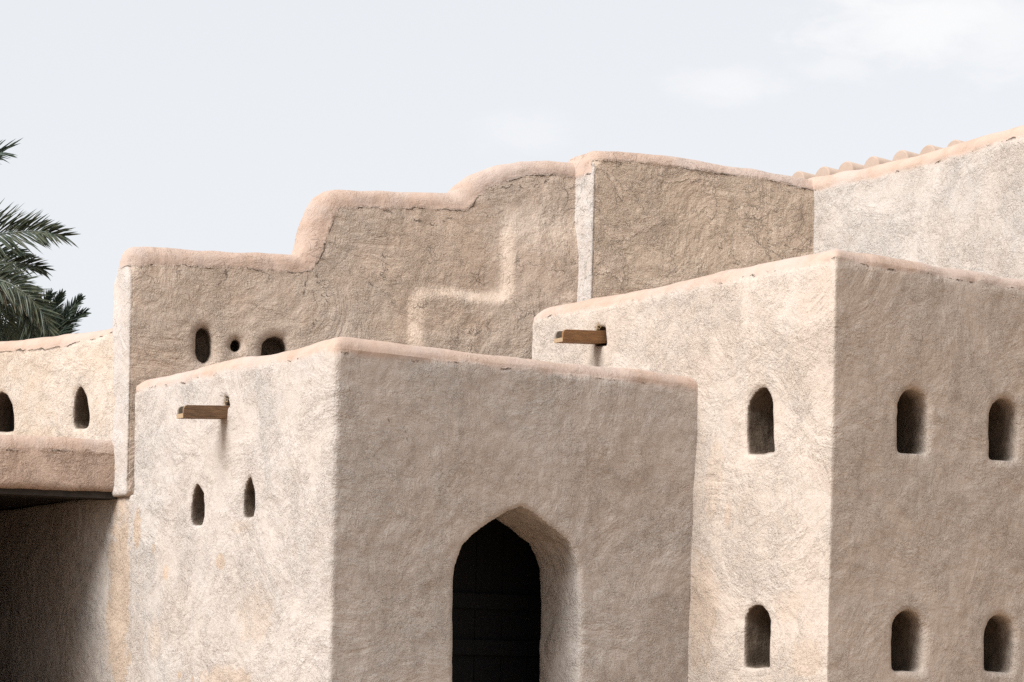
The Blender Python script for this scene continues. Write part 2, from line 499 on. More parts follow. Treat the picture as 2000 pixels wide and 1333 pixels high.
def emit(parent, L, W, Q, seam, labels, names, mats, recess=None, lit_end=None):
    """split one continuous skin into named part meshes"""
    for key in sorted(set(labels.tolist())):
        q = Q[labels == key]
        used = np.unique(q)
        remap = np.full(len(W), -1, np.int64)
        remap[used] = np.arange(len(used))
        mesh_obj(names[key], W[used], remap[q], mats[key], parent, {'seam': seam[used], 'recess': (recess[used] if recess is not None else np.full(len(used), -1.0)), 'lit_end': (lit_end[used] if lit_end is not None else np.full(len(used), -1.0))})


def recess_shade(u, z, depth, outlines, grow=0.012, lip=0.012, ds=0.6):
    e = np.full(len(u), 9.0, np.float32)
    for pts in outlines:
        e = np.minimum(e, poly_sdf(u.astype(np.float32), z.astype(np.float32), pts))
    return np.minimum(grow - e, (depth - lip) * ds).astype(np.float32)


def px2(pts, n, p0, fu):
    """pixel outline -> (u, z) on a plane"""
    out = []
    for (x, y) in pts:
        p = hit(x, y, n, p0)
        out.append((fu(p), p[2]))
    return out


def smooth_poly(p, n=2):
    p = np.asarray(p, float)
    for _ in range(n):
        q = np.roll(p, -1, 0)
        p = np.stack([p * .75 + q * .25, p * .25 + q * .75], 1).reshape(-1, 2)
    return p


# ================================================================== entrance block
H = 0.02
YA = 3.345
ZA = 3.925
fy = lambda p: p[1]
fx = lambda p: p[0]
door = px2([(884, 1333), (887, 1127), (893, 1095), (904, 1066), (923, 1046), (946, 1028), (969, 1014), (995, 999), (1019, 988),
            (1040, 1001), (1070, 1022), (1092, 1040), (1112, 1056), (1125, 1082), (1133, 1111), (1135, 1192), (1131, 1333)], [0, 1, 0], [0, 0, 0], fx)
door = [(door[0][0], -0.5)] + door + [(door[-1][0], -0.5)]
slit1 = px2([(382, 946), (389, 954), (395, 966), (397, 990), (396, 1010), (391, 1024), (380, 1026), (372, 1022), (371, 1000), (373, 975), (377, 955)], *LF, fy)
slit2 = px2([(487, 929), (492, 942), (497, 965), (497, 990), (495, 1008), (488, 1011), (475, 1011), (473, 990), (474, 965), (479, 945)], *LF, fy)
holeA = px2([(439, 774), (448, 774), (449, 796), (436, 796)], *LF, fy)


def fA(X, Y, Z):
    plan = box2(X, Y, 0, 6.2, 0, YA)
    ring = np.abs(plan + 0.17) - 0.17
    par = rmax(ring, Z - ZA, 0.13)
    d = np.minimum(par, np.maximum(plan, Z - 3.45))
    tail = box3(X, Y, Z, 0.012, 0.5, 2.9, 8.2, -0.2, 2.975)
    d = smin(d, tail, 0.02)
    room = box3(X, Y, Z, 0.35, 3.1, 0.55, 3.0, 0.0, 3.2)
    d = np.maximum(d, -room)
    dd = poly_sdf(X[:, :, 0], np.zeros((1, 1)), door) if False else None
    s, z = X[:, 0, 0][:, None], Z[0, 0, :][None, :]
    d2 = poly_sdf(s, z, door)[:, None, :]
    d = smax(d, -np.maximum(d2, Y - 0.75), 0.022)
    s = Y[0, :, 0][:, None]
    for pts in (slit1, slit2):
        e = poly_sdf(s, z, pts)[None, :, :]
        d = smax(d, -np.maximum(e, X - 0.45), 0.02)
    e = poly_sdf(s, z, holeA)[None, :, :]
    d = smax(d, -np.maximum(e, X - 0.12), 0.012)
    return d


L, W, Q = build_sdf(fA, (0, 0, -0.1), (3.6, 8.2, ZA), H)
seam = (L[:, 2] - (ZA - 0.10) + 0.03 * np.exp(-((L[:, 0] - 0.2) / 0.5) ** 2) * (L[:, 1] < 0.1)).astype(np.float32)
c = L[Q].mean(1)
nq = quad_normals(L, Q)
lab = np.zeros(len(Q), int)
lab[(c[:, 2] > ZA - 0.10)] = 1
P2 = lambda pts, u: poly_sdf(u.astype(np.float32), c[:, 2].astype(np.float32), pts)
ind = (P2(door, c[:, 0]) < 0.012) & (c[:, 1] > 0.02) & (c[:, 1] < 0.57)
lab[ind] = 2
room_f = (c[:, 0] > 0.30) & (c[:, 0] < 3.15) & (c[:, 1] > 0.54) & (c[:, 1] < 3.05) & (c[:, 2] < 3.24) & (lab != 2)
lab[room_f] = 3
for k, pts in ((4, slit1), (5, slit2)):
    lab[(P2(pts, c[:, 1]) < 0.012) & (c[:, 0] > 0.012) & (c[:, 0] < 0.5)] = k
rec_shade = recess_shade(L[:, 1], L[:, 2], np.where(L[:, 0] < .6, L[:, 0], -1), (slit1, slit2, holeA))
W = rough_up(W, Q, seam, 1.0, 0.014, 1)
A = thing('adobe_entrance_block', (1.6, 1.6, 0), 'low flat-roofed adobe block with pointed arch doorway, two slits in its sunlit side', 'building')
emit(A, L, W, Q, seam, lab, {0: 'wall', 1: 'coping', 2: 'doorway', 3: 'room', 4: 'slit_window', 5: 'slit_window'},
     {0: M_A, 1: M_A, 2: M_A, 3: M_ROOM_SHADE, 4: M_A, 5: M_A}, rec_shade)

# dark plank door standing back in the room behind the arch
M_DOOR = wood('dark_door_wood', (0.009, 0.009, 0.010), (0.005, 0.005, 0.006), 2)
for i in range(9):
    x0 = 0.55 + i * 0.26
    V = [(x0, 1.32, 0), (x0 + .252, 1.32, 0), (x0 + .252, 1.37, 0), (x0, 1.37, 0), (x0, 1.32, 3.0), (x0 + .252, 1.32, 3.0), (x0 + .252, 1.37, 3.0), (x0, 1.37, 3.0)]
    if i == 0:
        DV, DF = [], []
    k0 = len(DV)
    DV += V
    DF += [tuple(k0 + q for q in f) for f in ((3, 2, 1, 0), (4, 5, 6, 7), (0, 1, 5, 4), (1, 2, 6, 5), (2, 3, 7, 6), (3, 0, 4, 7))]
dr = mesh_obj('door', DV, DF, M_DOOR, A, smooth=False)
RV, RF = [], []
for zc in (hit(970, 1176, [0, 1, 0], [0, 1.3, 0])[2], hit(970, 1266, [0, 1, 0], [0, 1.3, 0])[2]):
    k0 = len(RV)
    RV += [(.5, 1.27, zc - .06), (2.9, 1.27, zc - .06), (2.9, 1.317, zc - .06), (.5, 1.317, zc - .06), (.5, 1.27, zc + .06), (2.9, 1.27, zc + .06), (2.9, 1.317, zc + .06), (.5, 1.317, zc + .06)]
    RF += [tuple(k0 + q for q in f) for f in ((3, 2, 1, 0), (4, 5, 6, 7), (0, 1, 5, 4), (1, 2, 6, 5), (2, 3, 7, 6), (3, 0, 4, 7))]
rl_ = mesh_obj('rail', np.array(RV) - np.array(A.location), RF, M_DOOR, None, smooth=False)
rl_.parent = dr

# ================================================================== corner tower
ZT = 4.75
TL, TR = ([1, 0, 0], [XT, 0, 0]), ([0, 1, 0], [0, YT, 0])
nl1 = px2([(1460, 888), (1458, 850), (1458, 800), (1463, 782), (1472, 767), (1485, 757), (1495, 757), (1503, 768), (1508, 785), (1509, 830), (1510, 850), (1512, 884), (1490, 888)], *TL, fy)
nl2 = px2([(1453, 1302), (1453, 1215), (1456, 1200), (1463, 1188), (1475, 1182), (1488, 1185), (1498, 1198), (1502, 1215), (1501, 1303), (1475, 1305)], *TL, fy)


def archR(x0, x1, yt, yb, skew=0):
    wd, m = x1 - x0, (x0 + x1) / 2
    r = wd / 2
    p = [(x0, yb - 6), (x0 - 1, (yt + yb) / 2), (x0, yt + r * 1.05), (x0 + wd * .12, yt + r * .45), (x0 + wd * .32, yt + 3), (m, yt),
         (x1 - wd * .30, yt + 4), (x1 - wd * .1, yt + r * .5), (x1, yt + r * 1.15), (x1 + 1, (yt + yb) / 2), (x1 - 2, yb - 5), (x1 - 8, yb), (x0 + 7, yb - 2)]
    return px2(p, *TR, fx)


nr = [archR(1757, 1815, 760, 887), archR(1935, 1990, 777, 901), archR(1748, 1806, 1194, 1312), archR(1927, 1984, 1202, 1313)]
XE = 9.5
# two more niches of the same row stand beyond the edge of the frame
holeT = px2([(1163, 638), (1180, 640), (1182, 674), (1160, 674)], *TL, fy)


def fT(X, Y, Z):
    plan = box2(X, Y, XT, XE, YT, 2.30)
    ring = np.abs(plan + 0.19) - 0.19
    d = np.minimum(rmax(ring, Z - ZT, 0.155), np.maximum(plan, Z - 4.2))
    z = Z[0, 0, :][None, :]
    s = Y[0, :, 0][:, None]
    for pts, dep in ((nl1, 0.5), (nl2, 0.5), (holeT, 0.1)):
        e = poly_sdf(s, z, pts)[None, :, :]
        d = smax(d, -np.maximum(e, X - (XT + dep)), 0.03)
    s = X[:, 0, 0][:, None]
    for pts in nr:
        e = poly_sdf(s, z, pts)[:, None, :]
        d = smax(d, -rmax(e, Y - (YT + 0.46), 0.08), 0.05)
    return d


L, W, Q = build_sdf(fT, (XT, YT, -0.1), (6.0, 2.3, ZT), H)
seam = (L[:, 2] - (ZT - 0.108)).astype(np.float32)
c = L[Q].mean(1)
lab = np.zeros(len(Q), int)
lab[c[:, 2] > ZT - 0.108] = 1
for k, pts in ((2, nl1), (3, nl2)):
    lab[(P2(pts, c[:, 1]) < 0.014) & (c[:, 0] > XT + 0.014) & (c[:, 0] < XT + 0.6)] = k
for k, pts in enumerate(nr):
    lab[(P2(pts, c[:, 0]) < 0.02) & (c[:, 1] > YT + 0.02) & (c[:, 1] < YT + 0.52)] = 4 + k
rec_shade = np.maximum(recess_shade(L[:, 1], L[:, 2], np.where(L[:, 0] < XT + .7, L[:, 0] - XT, -1), (nl1, nl2, holeT)),
                 recess_shade(L[:, 0], L[:, 2], np.where(L[:, 1] < YT + .6, L[:, 1] - YT, -1), nr, 0.04, 0.07, 0.09))
W = rough_up(W, Q, seam, 1.0, 0.012, 11)
T = thing('adobe_tower', ((XT + 6) / 2, 0.3, 0), 'tallest near adobe tower with arched niches on both sides of its sharp corner', 'building')
emit(T, L, W, Q, seam, lab, {0: 'wall', 1: 'coping', **{i: 'niche' for i in range(2, 8)}}, {i: M_T for i in range(8)}, rec_shade)

# ================================================================== rear stepped wall (turned a little towards the viewer)
al = math.radians(70)
DC = math.sin(al) * VR + math.cos(al) * VD
NC = np.array([DC[1], -DC[0], 0])
P0 = np.array([-0.012, 3.428, 0])
fs = lambda p: float(np.dot(p - P0, DC))
C1 = (NC, P0)
x1p = hit(1121, 450, *C1)
y1p = hit(1156, 450, [1, 0, 0], x1p)
OFF2 = float(np.dot(y1p - P0, NC))       # how far the second section stands proud
SK = NC[0] / DC[0]
S0 = fs(hit(252, 600, *C1))
S1 = fs(x1p)
outl = px2([(253, 530), (254, 508), (260, 491), (272, 484), (300, 484), (440, 488), (520, 492), (585, 498), (594, 478), (604, 445), (616, 408), (630, 387), (648, 376), (670, 374),
            (780, 376), (880, 380), (893, 380), (905, 367), (935, 347), (985, 327), (1030, 317), (1080, 316), (1122, 322), (1175, 330)], *C1, fs)
ZB = 2.965
_s = [p[0] for p in outl]
outl = [(p[0], p[1] + float(np.interp(p[0], [_s[0], _s[7], _s[10], _s[16], _s[19], _s[23]], [0.02, .02, .03, .035, .055, .06]))) for p in outl]
fullp = [(outl[0][0], ZB)] + outl + [(outl[-1][0], ZB)]
extp = [(-3, ZB - 2), (-3, outl[3][1])] + outl[3:] + [(outl[-1][0] + 2, outl[-1][1]), (outl[-1][0] + 2, ZB - 2)]
cn1 = px2([(385, 660), (387, 648), (396, 640), (406, 644), (413, 658), (414, 690), (408, 704), (400, 709), (389, 702), (384, 688)], *C1, fs)
cn2 = px2([(453, 672), (457, 664), (464, 662), (470, 668), (470, 678), (465, 685), (457, 686), (452, 680)], *C1, fs)
cn3 = px2([(513, 700), (515, 672), (524, 661), (540, 657), (553, 662), (560, 676), (560, 700), (556, 712), (518, 712)], *C1, fs)
rel = px2([(808, 760), (808, 590), (818, 575), (850, 572), (960, 584), (984, 580), (987, 560), (989, 480), (992, 400), (995, 250), (1400, 250), (1400, 760)], *C1, fs)
TH = 0.30


def fC(S, N, Z):
    # N is measured outward from the front plane
    s2, z2 = S[:, 0, 0][:, None], Z[0, 0, :][None, :]
    # skewed so that the ends are parallel to the sunlit sides of the blocks
    Ss = (S[:, :, 0] + N[0, :, 0][None, :] * SK)           # (ns, nn)
    ns, nn = Ss.shape
    sg = np.arange(S.min() - 1.0, S.max() + 1.0, H, dtype=np.float32)

    def lut(pts):
        t = poly_sdf(sg[:, None], z2, pts)                 # (len(sg), nz)
        f = (Ss - sg[0]) / H
        i = np.clip(np.floor(f).astype(int), 0, len(sg) - 2)
        w_ = (f - i)[:, :, None]
        return t[i] * (1 - w_) + t[i + 1] * w_
    a = lut(fullp)
    top = lut(extp)
    r = 0.010 + 0.135 * sstep(-top, 0.34, 0.12)
    rl = poly_sdf(s2, z2, rel)[:, None, :]
    fade = sstep(z2, 5.70, 5.25)[:, None, :]
    nf = 0.075 * sstep(-rl, -0.06, 0.065) * fade
    b = np.maximum(N - nf, -TH - N)
    a_, b_ = a + r, b + r
    d = np.minimum(np.maximum(a_, b_), 0) + np.sqrt(np.maximum(a_, 0) ** 2 + np.maximum(b_, 0) ** 2) - r
    for pts, dep, k in ((cn1, .20, .09), (cn2, .25, .07), (cn3, .22, .09)):
        e = poly_sdf(s2, z2, pts)[:, None, :]
        d = smax(d, -rmax(e, -dep - N, 0.05), k)
    return d


frC = lambda q: P0 + q[:, :1] * DC + q[:, 1:2] * NC + q[:, 2:3] * UP
L, W, Q = build_sdf(fC, (S0 - .15, -TH - .02, ZB), (S1 + 0.35, 0.12, 6.4), H, frC)
ss = (L[:, 0] + L[:, 1] * SK).astype(np.float32)
top = poly_sdf(ss, L[:, 2].astype(np.float32), extp)
seam = top + 0.17
c = L[Q].mean(1)
topc = top[Q].mean(1)
lab = np.zeros(len(Q), int)
lab[topc > -0.17] = 1
for k, pts in ((2, cn1), (3, cn2), (4, cn3)):
    lab[(P2(pts, c[:, 0]) < 0.02) & (c[:, 1] < -0.02) & (c[:, 1] > -0.28)] = k
lit_endC = (outl[0][0] + 0.022 - ss).astype(np.float32)
rec_shade = recess_shade(L[:, 0], L[:, 2], np.where(L[:, 1] > -.29, -L[:, 1], -1), (cn1, cn2, cn3), 0.03, 0.05)
W = rough_up(W, Q, seam, 1.15, 0.016, 21)
C = thing('stepped_wall', (P0[0] + 2, P0[1] - .4, ZB), 'long cracked brown wall with stepped rounded top rising behind the doorway block', 'wall')
emit(C, L, W, Q, seam, lab, {0: 'wall_face', 1: 'coping', 2: 'niche', 3: 'round_hole', 4: 'niche'}, {i: M_C for i in range(5)}, rec_shade, lit_endC)

# second, taller section standing forward of the first
PC2 = P0 + NC * OFF2
C2 = (NC, PC2)
fs2 = lambda p: float(np.dot(p - PC2, DC))
o2 = px2([(1157, 345), (1158, 322), (1163, 305), (1172, 298), (1190, 300), (1240, 303), (1320, 311), (1420, 326), (1500, 336), (1590, 345), (1640, 351)], *C2, fs2)
o2 = [(p[0], p[1] + (0.055 if i < 9 else 0.0)) for i, p in enumerate(o2)]
full2 = [(o2[0][0], 3.5)] + o2 + [(o2[-1][0], 3.5)]
ext2 = [(o2[0][0] - 2, 2), (o2[0][0] - 2, o2[3][1])] + o2[3:] + [(o2[-1][0] + 2, o2[-1][1]), (o2[-1][0] + 2, 2)]
TH2 = OFF2 + 0.28


def fC2(S, N, Z):
    z2 = Z[0, 0, :][None, :]
    Ss = (S[:, :, 0] + N[0, :, 0][None, :] * SK)
    sg = np.arange(S.min() - 1.0, S.max() + 1.0, H, dtype=np.float32)

    def lut(pts):
        t = poly_sdf(sg[:, None], z2, pts)
        f = (Ss - sg[0]) / H
        i = np.clip(np.floor(f).astype(int), 0, len(sg) - 2)
        w_ = (f - i)[:, :, None]
        return t[i] * (1 - w_) + t[i + 1] * w_
    a, top = lut(full2), lut(ext2)
    r = 0.010 + 0.140 * sstep(-top, 0.24, 0.06)
    b = np.maximum(N, -TH2 - N)
    a_, b_ = a + r, b + r
    return np.minimum(np.maximum(a_, b_), 0) + np.sqrt(np.maximum(a_, 0) ** 2 + np.maximum(b_, 0) ** 2) - r


frC2 = lambda q: PC2 + q[:, :1] * DC + q[:, 1:2] * NC + q[:, 2:3] * UP
L, W, Q = build_sdf(fC2, (o2[0][0] - .15, -TH2 - .02, 3.5), (o2[-1][0] + .05, 0.03, 6.3), H, frC2)
ss = (L[:, 0] + L[:, 1] * SK).astype(np.float32)
top = poly_sdf(ss, L[:, 2].astype(np.float32), ext2)
endf = sstep(ss, o2[0][0] + .02, o2[0][0] - .005)
seam = (top + 0.125 + 0.13 * endf * 1.0).astype(np.float32)
lab = (seam[Q].mean(1) > 0).astype(int)
W = rough_up(W, Q, seam, 1.15, 0.012, 31)
CC = thing('flaking_wall', PC2 + DC * (o2[5][0]) + np.array([0, 0, 3.5]), 'tall brown wall section with flaking plaster patches and a thin sunlit left end', 'wall')
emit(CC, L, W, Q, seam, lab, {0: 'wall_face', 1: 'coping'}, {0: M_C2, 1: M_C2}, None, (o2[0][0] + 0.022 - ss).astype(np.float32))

# ================================================================== sunlit side wall, upper right
XD = hit(1590, 420, *C2)[0]
YD1 = hit(1590, 420, *C2)[1] + 0.25
DL = ([1, 0, 0], [XD, 0, 0])
dt = [hit(x, y, *DL) for (x, y) in ((1590, 343), (1700, 320), (1800, 300), (1900, 273), (2000, 247), (2060, 232))]
dy, dz = [p[1] for p in dt][::-1], [p[2] for p in dt][::-1]
YD0 = hit(2400, 300, *DL)[1]


def fD(X, Y, Z):
    zt = (np.interp(Y, dy, dz) + np.interp(Y, [dy[0], dy[-1]], [.07, 0])).astype(np.float32)
    plan = box2(X, Y, XD, XD + 0.38, YD0, YD1)
    return rmax(plan, (Z - zt) * 0.99, 0.15)


L, W, Q = build_sdf(fD, (XD, YD0, 4.0), (XD + .38, YD1, max(dz) + .12), H)
zt = np.interp(L[:, 1], dy, dz) + np.interp(L[:, 1], [dy[0], dy[-1]], [.07, 0])
seam = (L[:, 2] - (zt - 0.145)).astype(np.float32)
lab = (seam[Q].mean(1) > 0).astype(int)
W = rough_up(W, Q, seam, 1.0, 0.012, 41)
D = thing('sunlit_side_wall', (XD + .19, (YD0 + YD1) / 2, 4.0), 'pale sunlit wall at upper right with rounded coping, in front of a row of tubes', 'wall')
emit(D, L, W, Q, seam, lab, {0: 'wall_face', 1: 'coping'}, {0: M_D, 1: M_D})


def tube_mesh(p0, p1, r, seg=28, half=False):
    """closed round bar with slightly eased rims"""
    p0, p1 = np.asarray(p0, float), np.asarray(p1, float)
    ax = (p1 - p0) / np.linalg.norm(p1 - p0)
    u = np.cross(ax, UP)
    u /= np.linalg.norm(u)
    v = np.cross(u, ax)
    rings = [(0.0, r * 0.001), (0.0, r * 0.9), (0.012, r), ]
    Ln = np.linalg.norm(p1 - p0)
    rings += [(Ln * .33, r * 1.01), (Ln * .66, r), (Ln - 0.012, r), (Ln, r * .9), (Ln, r * .001)]
    V, F = [], []
    for (t_, rr) in rings:
        for k in range(seg):
            a = 2 * math.pi * k / seg
            V.append(p0 + ax * t_ + (u * math.cos(a) + v * math.sin(a)) * rr)
    for i in range(len(rings) - 1):
        for k in range(seg):
            k2 = (k + 1) % seg
            F.append((i * seg + k, i * seg + k2, (i + 1) * seg + k2, (i + 1) * seg + k))
    return np.array(V), np.array(F)


# row of clay tubes on the roof behind the side wall
XR = XD + 0.46
tops = [(1556, 337), (1605, 328), (1650, 318), (1701, 308), (1757, 296), (1810, 286), (1862, 276)]
RR = thing('tiled_roof', hit(1700, 330, [1, 0, 0], [XR + 1, 0, 0]), 'row of pale clay barrel tiles showing above the sunlit side wall', 'roof')
for i, (tx, ty) in enumerate(tops):
    p = hit(tx, ty, [1, 0, 0], [XR, 0, 0])
    r = 0.112 + rnd.uniform(-.004, .004)
    p[2] -= r - 0.015
    V, F = tube_mesh(p, p + np.array([2.6, rnd.uniform(-.02, .02), -0.12]), r)
    o = mesh_obj('barrel_tile', V, F, M_TUBE, RR, smooth=True)
    o.data.polygons.foreach_set('use_smooth', [28 <= j < len(F) - 28 for j in range(len(F))])
# the roof slab the tubes lie on
pa = hit(1556, 337, [1, 0, 0], [XR, 0, 0])
pb = hit(1862, 276, [1, 0, 0], [XR, 0, 0])


def prism(name, quad, z0, z1, mat, parent=None, smooth=False):
    """box from four plan corners; z0/z1 numbers or per-corner lists"""
    z0 = [z0] * 4 if np.isscalar(z0) else z0
    z1 = [z1] * 4 if np.isscalar(z1) else z1
    V = [(q[0], q[1], z0[i]) for i, q in enumerate(quad)] + [(q[0], q[1], z1[i]) for i, q in enumerate(quad)]
    F = [(3, 2, 1, 0), (4, 5, 6, 7)] + [(i, (i + 1) % 4, (i + 1) % 4 + 4, i + 4) for i in range(4)]
    return mesh_obj(name, V, F, mat, parent, smooth=smooth)


prism('roof_deck', [(XR + .05, pb[1] - .3), (XR + 2.6, pb[1] - .3), (XR + 2.6, pa[1] + .3), (XR + .05, pa[1] + .3)],
      [pb[2] - .8, pb[2] - .8, pa[2] - .8, pa[2] - .8], [pb[2] - .22, pb[2] - .32, pa[2] - .32, pa[2] - .22], M_TUBE, RR)

# ================================================================== canopy slab on the left, over the dark recess
yS = hit(219, 900, [1, 0, 0], [-0.05, 0, 0])
PS = np.array([yS[0], yS[1], 0])
CS = (NC, PS)
fsS = lambda p: float(np.dot(p - PS, DC))
st_ = [hit(x, y, *CS) for (x, y) in ((-400, 838), (0, 846), (100, 849), (213, 853))]
sx, sz = [fsS(p) for p in st_], [p[2] for p in st_]
sb_ = [hit(x, y, *CS) for (x, y) in ((0, 951), (213, 961))]
zb0 = (sb_[0][2] + sb_[1][2]) / 2
SXL = -6.0


def fS(S, N, Z):
    zt = np.interp(S, sx, sz).astype(np.float32)
    plan = box2(S, N, SXL, 0.14, -4.2, 0)
    ring = np.abs(plan + 0.14) - 0.14
    par = rmax(ring, Z - zt, 0.11)
    zb = zb0
    return smax(np.minimum(par, np.maximum(plan, Z - (zb0 + 0.28))), zb - Z, 0.03)


frS = lambda q: PS + q[:, :1] * DC + q[:, 1:2] * NC + q[:, 2:3] * UP
L, W, Q = build_sdf(fS, (SXL, -4.2, zb0 - .05), (0.14, 0.02, max(sz) + .05), 0.03, frS)
zt = np.interp(L[:, 0], sx, sz)
seam = (L[:, 2] - (zt - 0.14)).astype(np.float32)
lab = (seam[Q].mean(1) > 0).astype(int)
W = rough_up(W, Q, seam, 0.9, 0.02, 51)
S_ = thing('roof_slab', PS + DC * (-3) - NC * 2 + np.array([0, 0, zb0]), 'pinkish mud roof slab with rounded edge over the dark recess at far left', 'roof')
emit(S_, L, W, Q, seam, lab, {0: 'slab', 1: 'coping'}, {0: M_S, 1: M_S})
q0, q1 = PS + DC * SXL + NC * (-0.03), PS + DC * 0.1 + NC * (-0.03)
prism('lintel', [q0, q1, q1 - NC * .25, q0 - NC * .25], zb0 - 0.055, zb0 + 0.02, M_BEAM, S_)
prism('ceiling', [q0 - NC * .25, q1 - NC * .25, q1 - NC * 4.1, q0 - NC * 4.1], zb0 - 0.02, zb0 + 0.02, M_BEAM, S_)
# added unseen side and back walls, keeping light out of the recess
prism('shade_wall', [(-2.0, yS[1] + .25), (-1.6, yS[1] + .1), (-1.6, 7.9), (-2.15, 7.9)], -.05, zb0 + .01, M_SHADE_WALL, S_)
prism('shade_wall', [(-2.15, 7.9), (0.1, 7.9), (0.1, 8.2), (-2.15, 8.2)], -.05, zb0 + .01, M_SHADE_WALL, S_)

# ================================================================== curved warm parapet on the slab
e0 = PS + DC * (-0.02) - NC * 0.10


def bearing(deg):
    a_ = math.radians(deg)
    return math.cos(a_) * VD - math.sin(a_) * VR


path = [e0 + bearing(44) * -0.25]
for i in range(24):
    path.append(path[-1] + bearing(44 + 20 * min(1, i / 12.0)) * 0.2)
path = np.array(path)
cum = np.arange(len(path)) * 0.2
cum[1:] = cum[1:]
seglen = np.linalg.norm(np.diff(path, axis=0), axis=1)
cum = np.concatenate([[0], np.cumsum(seglen)])


def hit_path(x, y):
    v = ray(x, y)
    for i in range(len(path) - 1):
        a_, b_ = path[i], path[i + 1]
        e = b_ - a_
        n = np.array([e[1], -e[0], 0])
        p = hit(x, y, n, a_)
        t = np.dot(p - a_, e) / np.dot(e, e)
        if -1e-6 <= t <= 1 + 1e-6 or (i == len(path) - 2 and t > 0):
            return cum[i] + t * np.linalg.norm(e), p[2]
    return 0.0, hit(x, y, [path[1][1] - path[0][1], path[0][0] - path[1][0], 0], path[0])[2]


et = [hit_path(x, y) for (x, y) in ((217, 637), (180, 645), (140, 652), (100, 656), (50, 660), (2, 662), (-60, 664))]
es, ez = [q[0] for q in et], [q[1] for q in et]
esl = [hit_path(x, y) for (x, y) in ((156, 755), (161, 762), (166, 776), (170, 800), (171, 820), (168, 833), (160, 837), (146, 836), (142, 825), (142, 800), (145, 778), (150, 762))]
ewn = [hit_path(x, y) for (x, y) in ((25, 842), (25, 815), (22, 790), (12, 772), (2, 766), (-10, 772), (-20, 790), (-24, 820), (-24, 844))]
THE = 0.30


def fE(S, N, Z):
    zt = np.interp(S, es, ez).astype(np.float32)
    b = np.maximum(N, -THE - N)
    d = rmax(b + 0 * S, Z - zt, 0.12)
    d = np.maximum(d, np.maximum(S - cum[-1], -S))
    s2, z2 = S[:, 0, 0][:, None], Z[0, 0, :][None, :]
    e = poly_sdf(s2, z2, esl)[:, None, :]
    d = smax(d, -np.maximum(e, -0.24 - N), 0.04)
    e = poly_sdf(s2, z2, ewn)[:, None, :]
    d = smax(d, -e, 0.04)
    return d


def frE(q):
    i = np.clip(np.searchsorted(cum, q[:, 0]) - 1, 0, len(path) - 2)
    t = ((q[:, 0] - cum[i]) / seglen[i])[:, None]
    p = path[i] * (1 - t) + path[i + 1] * t
    # smoothly turning outward normal
    tan = np.gradient(path, axis=0)
    tv = tan[i] * (1 - t) + tan[i + 1] * t
    n = np.stack([-tv[:, 1], tv[:, 0], 0 * tv[:, 0]], 1)
    n /= np.linalg.norm(n, axis=1, keepdims=True)
    if np.dot(n[0], CAM - p[0]) < 0:
        n = -n
    out = p + n * q[:, 1:2]
    out[:, 2] = q[:, 2]
    return out


L, W, Q = build_sdf(fE, (0, -THE, 3.2), (cum[-1], 0, max(ez) + .03), H, frE)
fn_ = quad_normals(W, Q)
sel = (np.abs(L[Q].mean(1)[:, 1]) < 0.02)
if np.einsum('ij,ij->i', fn_[sel], CAM - W[Q[sel]].mean(1)).mean() < 0:
    Q = Q[:, ::-1]
zt = np.interp(L[:, 0], es, ez)
seam = (L[:, 2] - (zt - 0.115 + 0.05 * sstep(L[:, 0], 1.0, .3))).astype(np.float32)
c = L[Q].mean(1)
lab = (seam[Q].mean(1) > 0).astype(int)
lab[(P2(esl, c[:, 0]) < 0.014) & (c[:, 1] < -0.014) & (c[:, 1] > -.27)] = 2
lab[(P2(ewn, c[:, 0]) < 0.014) & (c[:, 1] < -0.014) & (c[:, 1] > -.29)] = 3
rec_shade = recess_shade(L[:, 0], L[:, 2], -L[:, 1], (esl, ewn))
W = rough_up(W, Q, seam, 1.0, 0.014, 61)
E_ = thing('curved_parapet', (path[8][0], path[8][1], 3.3), 'curved cream parapet with a pointed slit, below the palm fronds at far left', 'wall')
emit(E_, L, W, Q, seam, lab, {0: 'wall_face', 1: 'coping', 2: 'slit_window', 3: 'window'}, {i: M_E for i in range(4)}, rec_shade)
# near-black panel behind the window: interior shade put into its colour
k0, k1 = path[6], path[22]
nb = np.array([(k1 - k0)[1], -(k1 - k0)[0], 0])
nb /= np.linalg.norm(nb)
if np.dot(nb, CAM - k0) > 0:
    nb = -nb
prism('shade_panel', [k0 + nb * .34, k1 + nb * .34, k1 + nb * .42, k0 + nb * .42], 3.25, 4.1, M_ROOM_SHADE, E_)

# ================================================================== wooden rain spouts
M_SPOUT = {'side': M_WOOD, 'far': M_GREY}


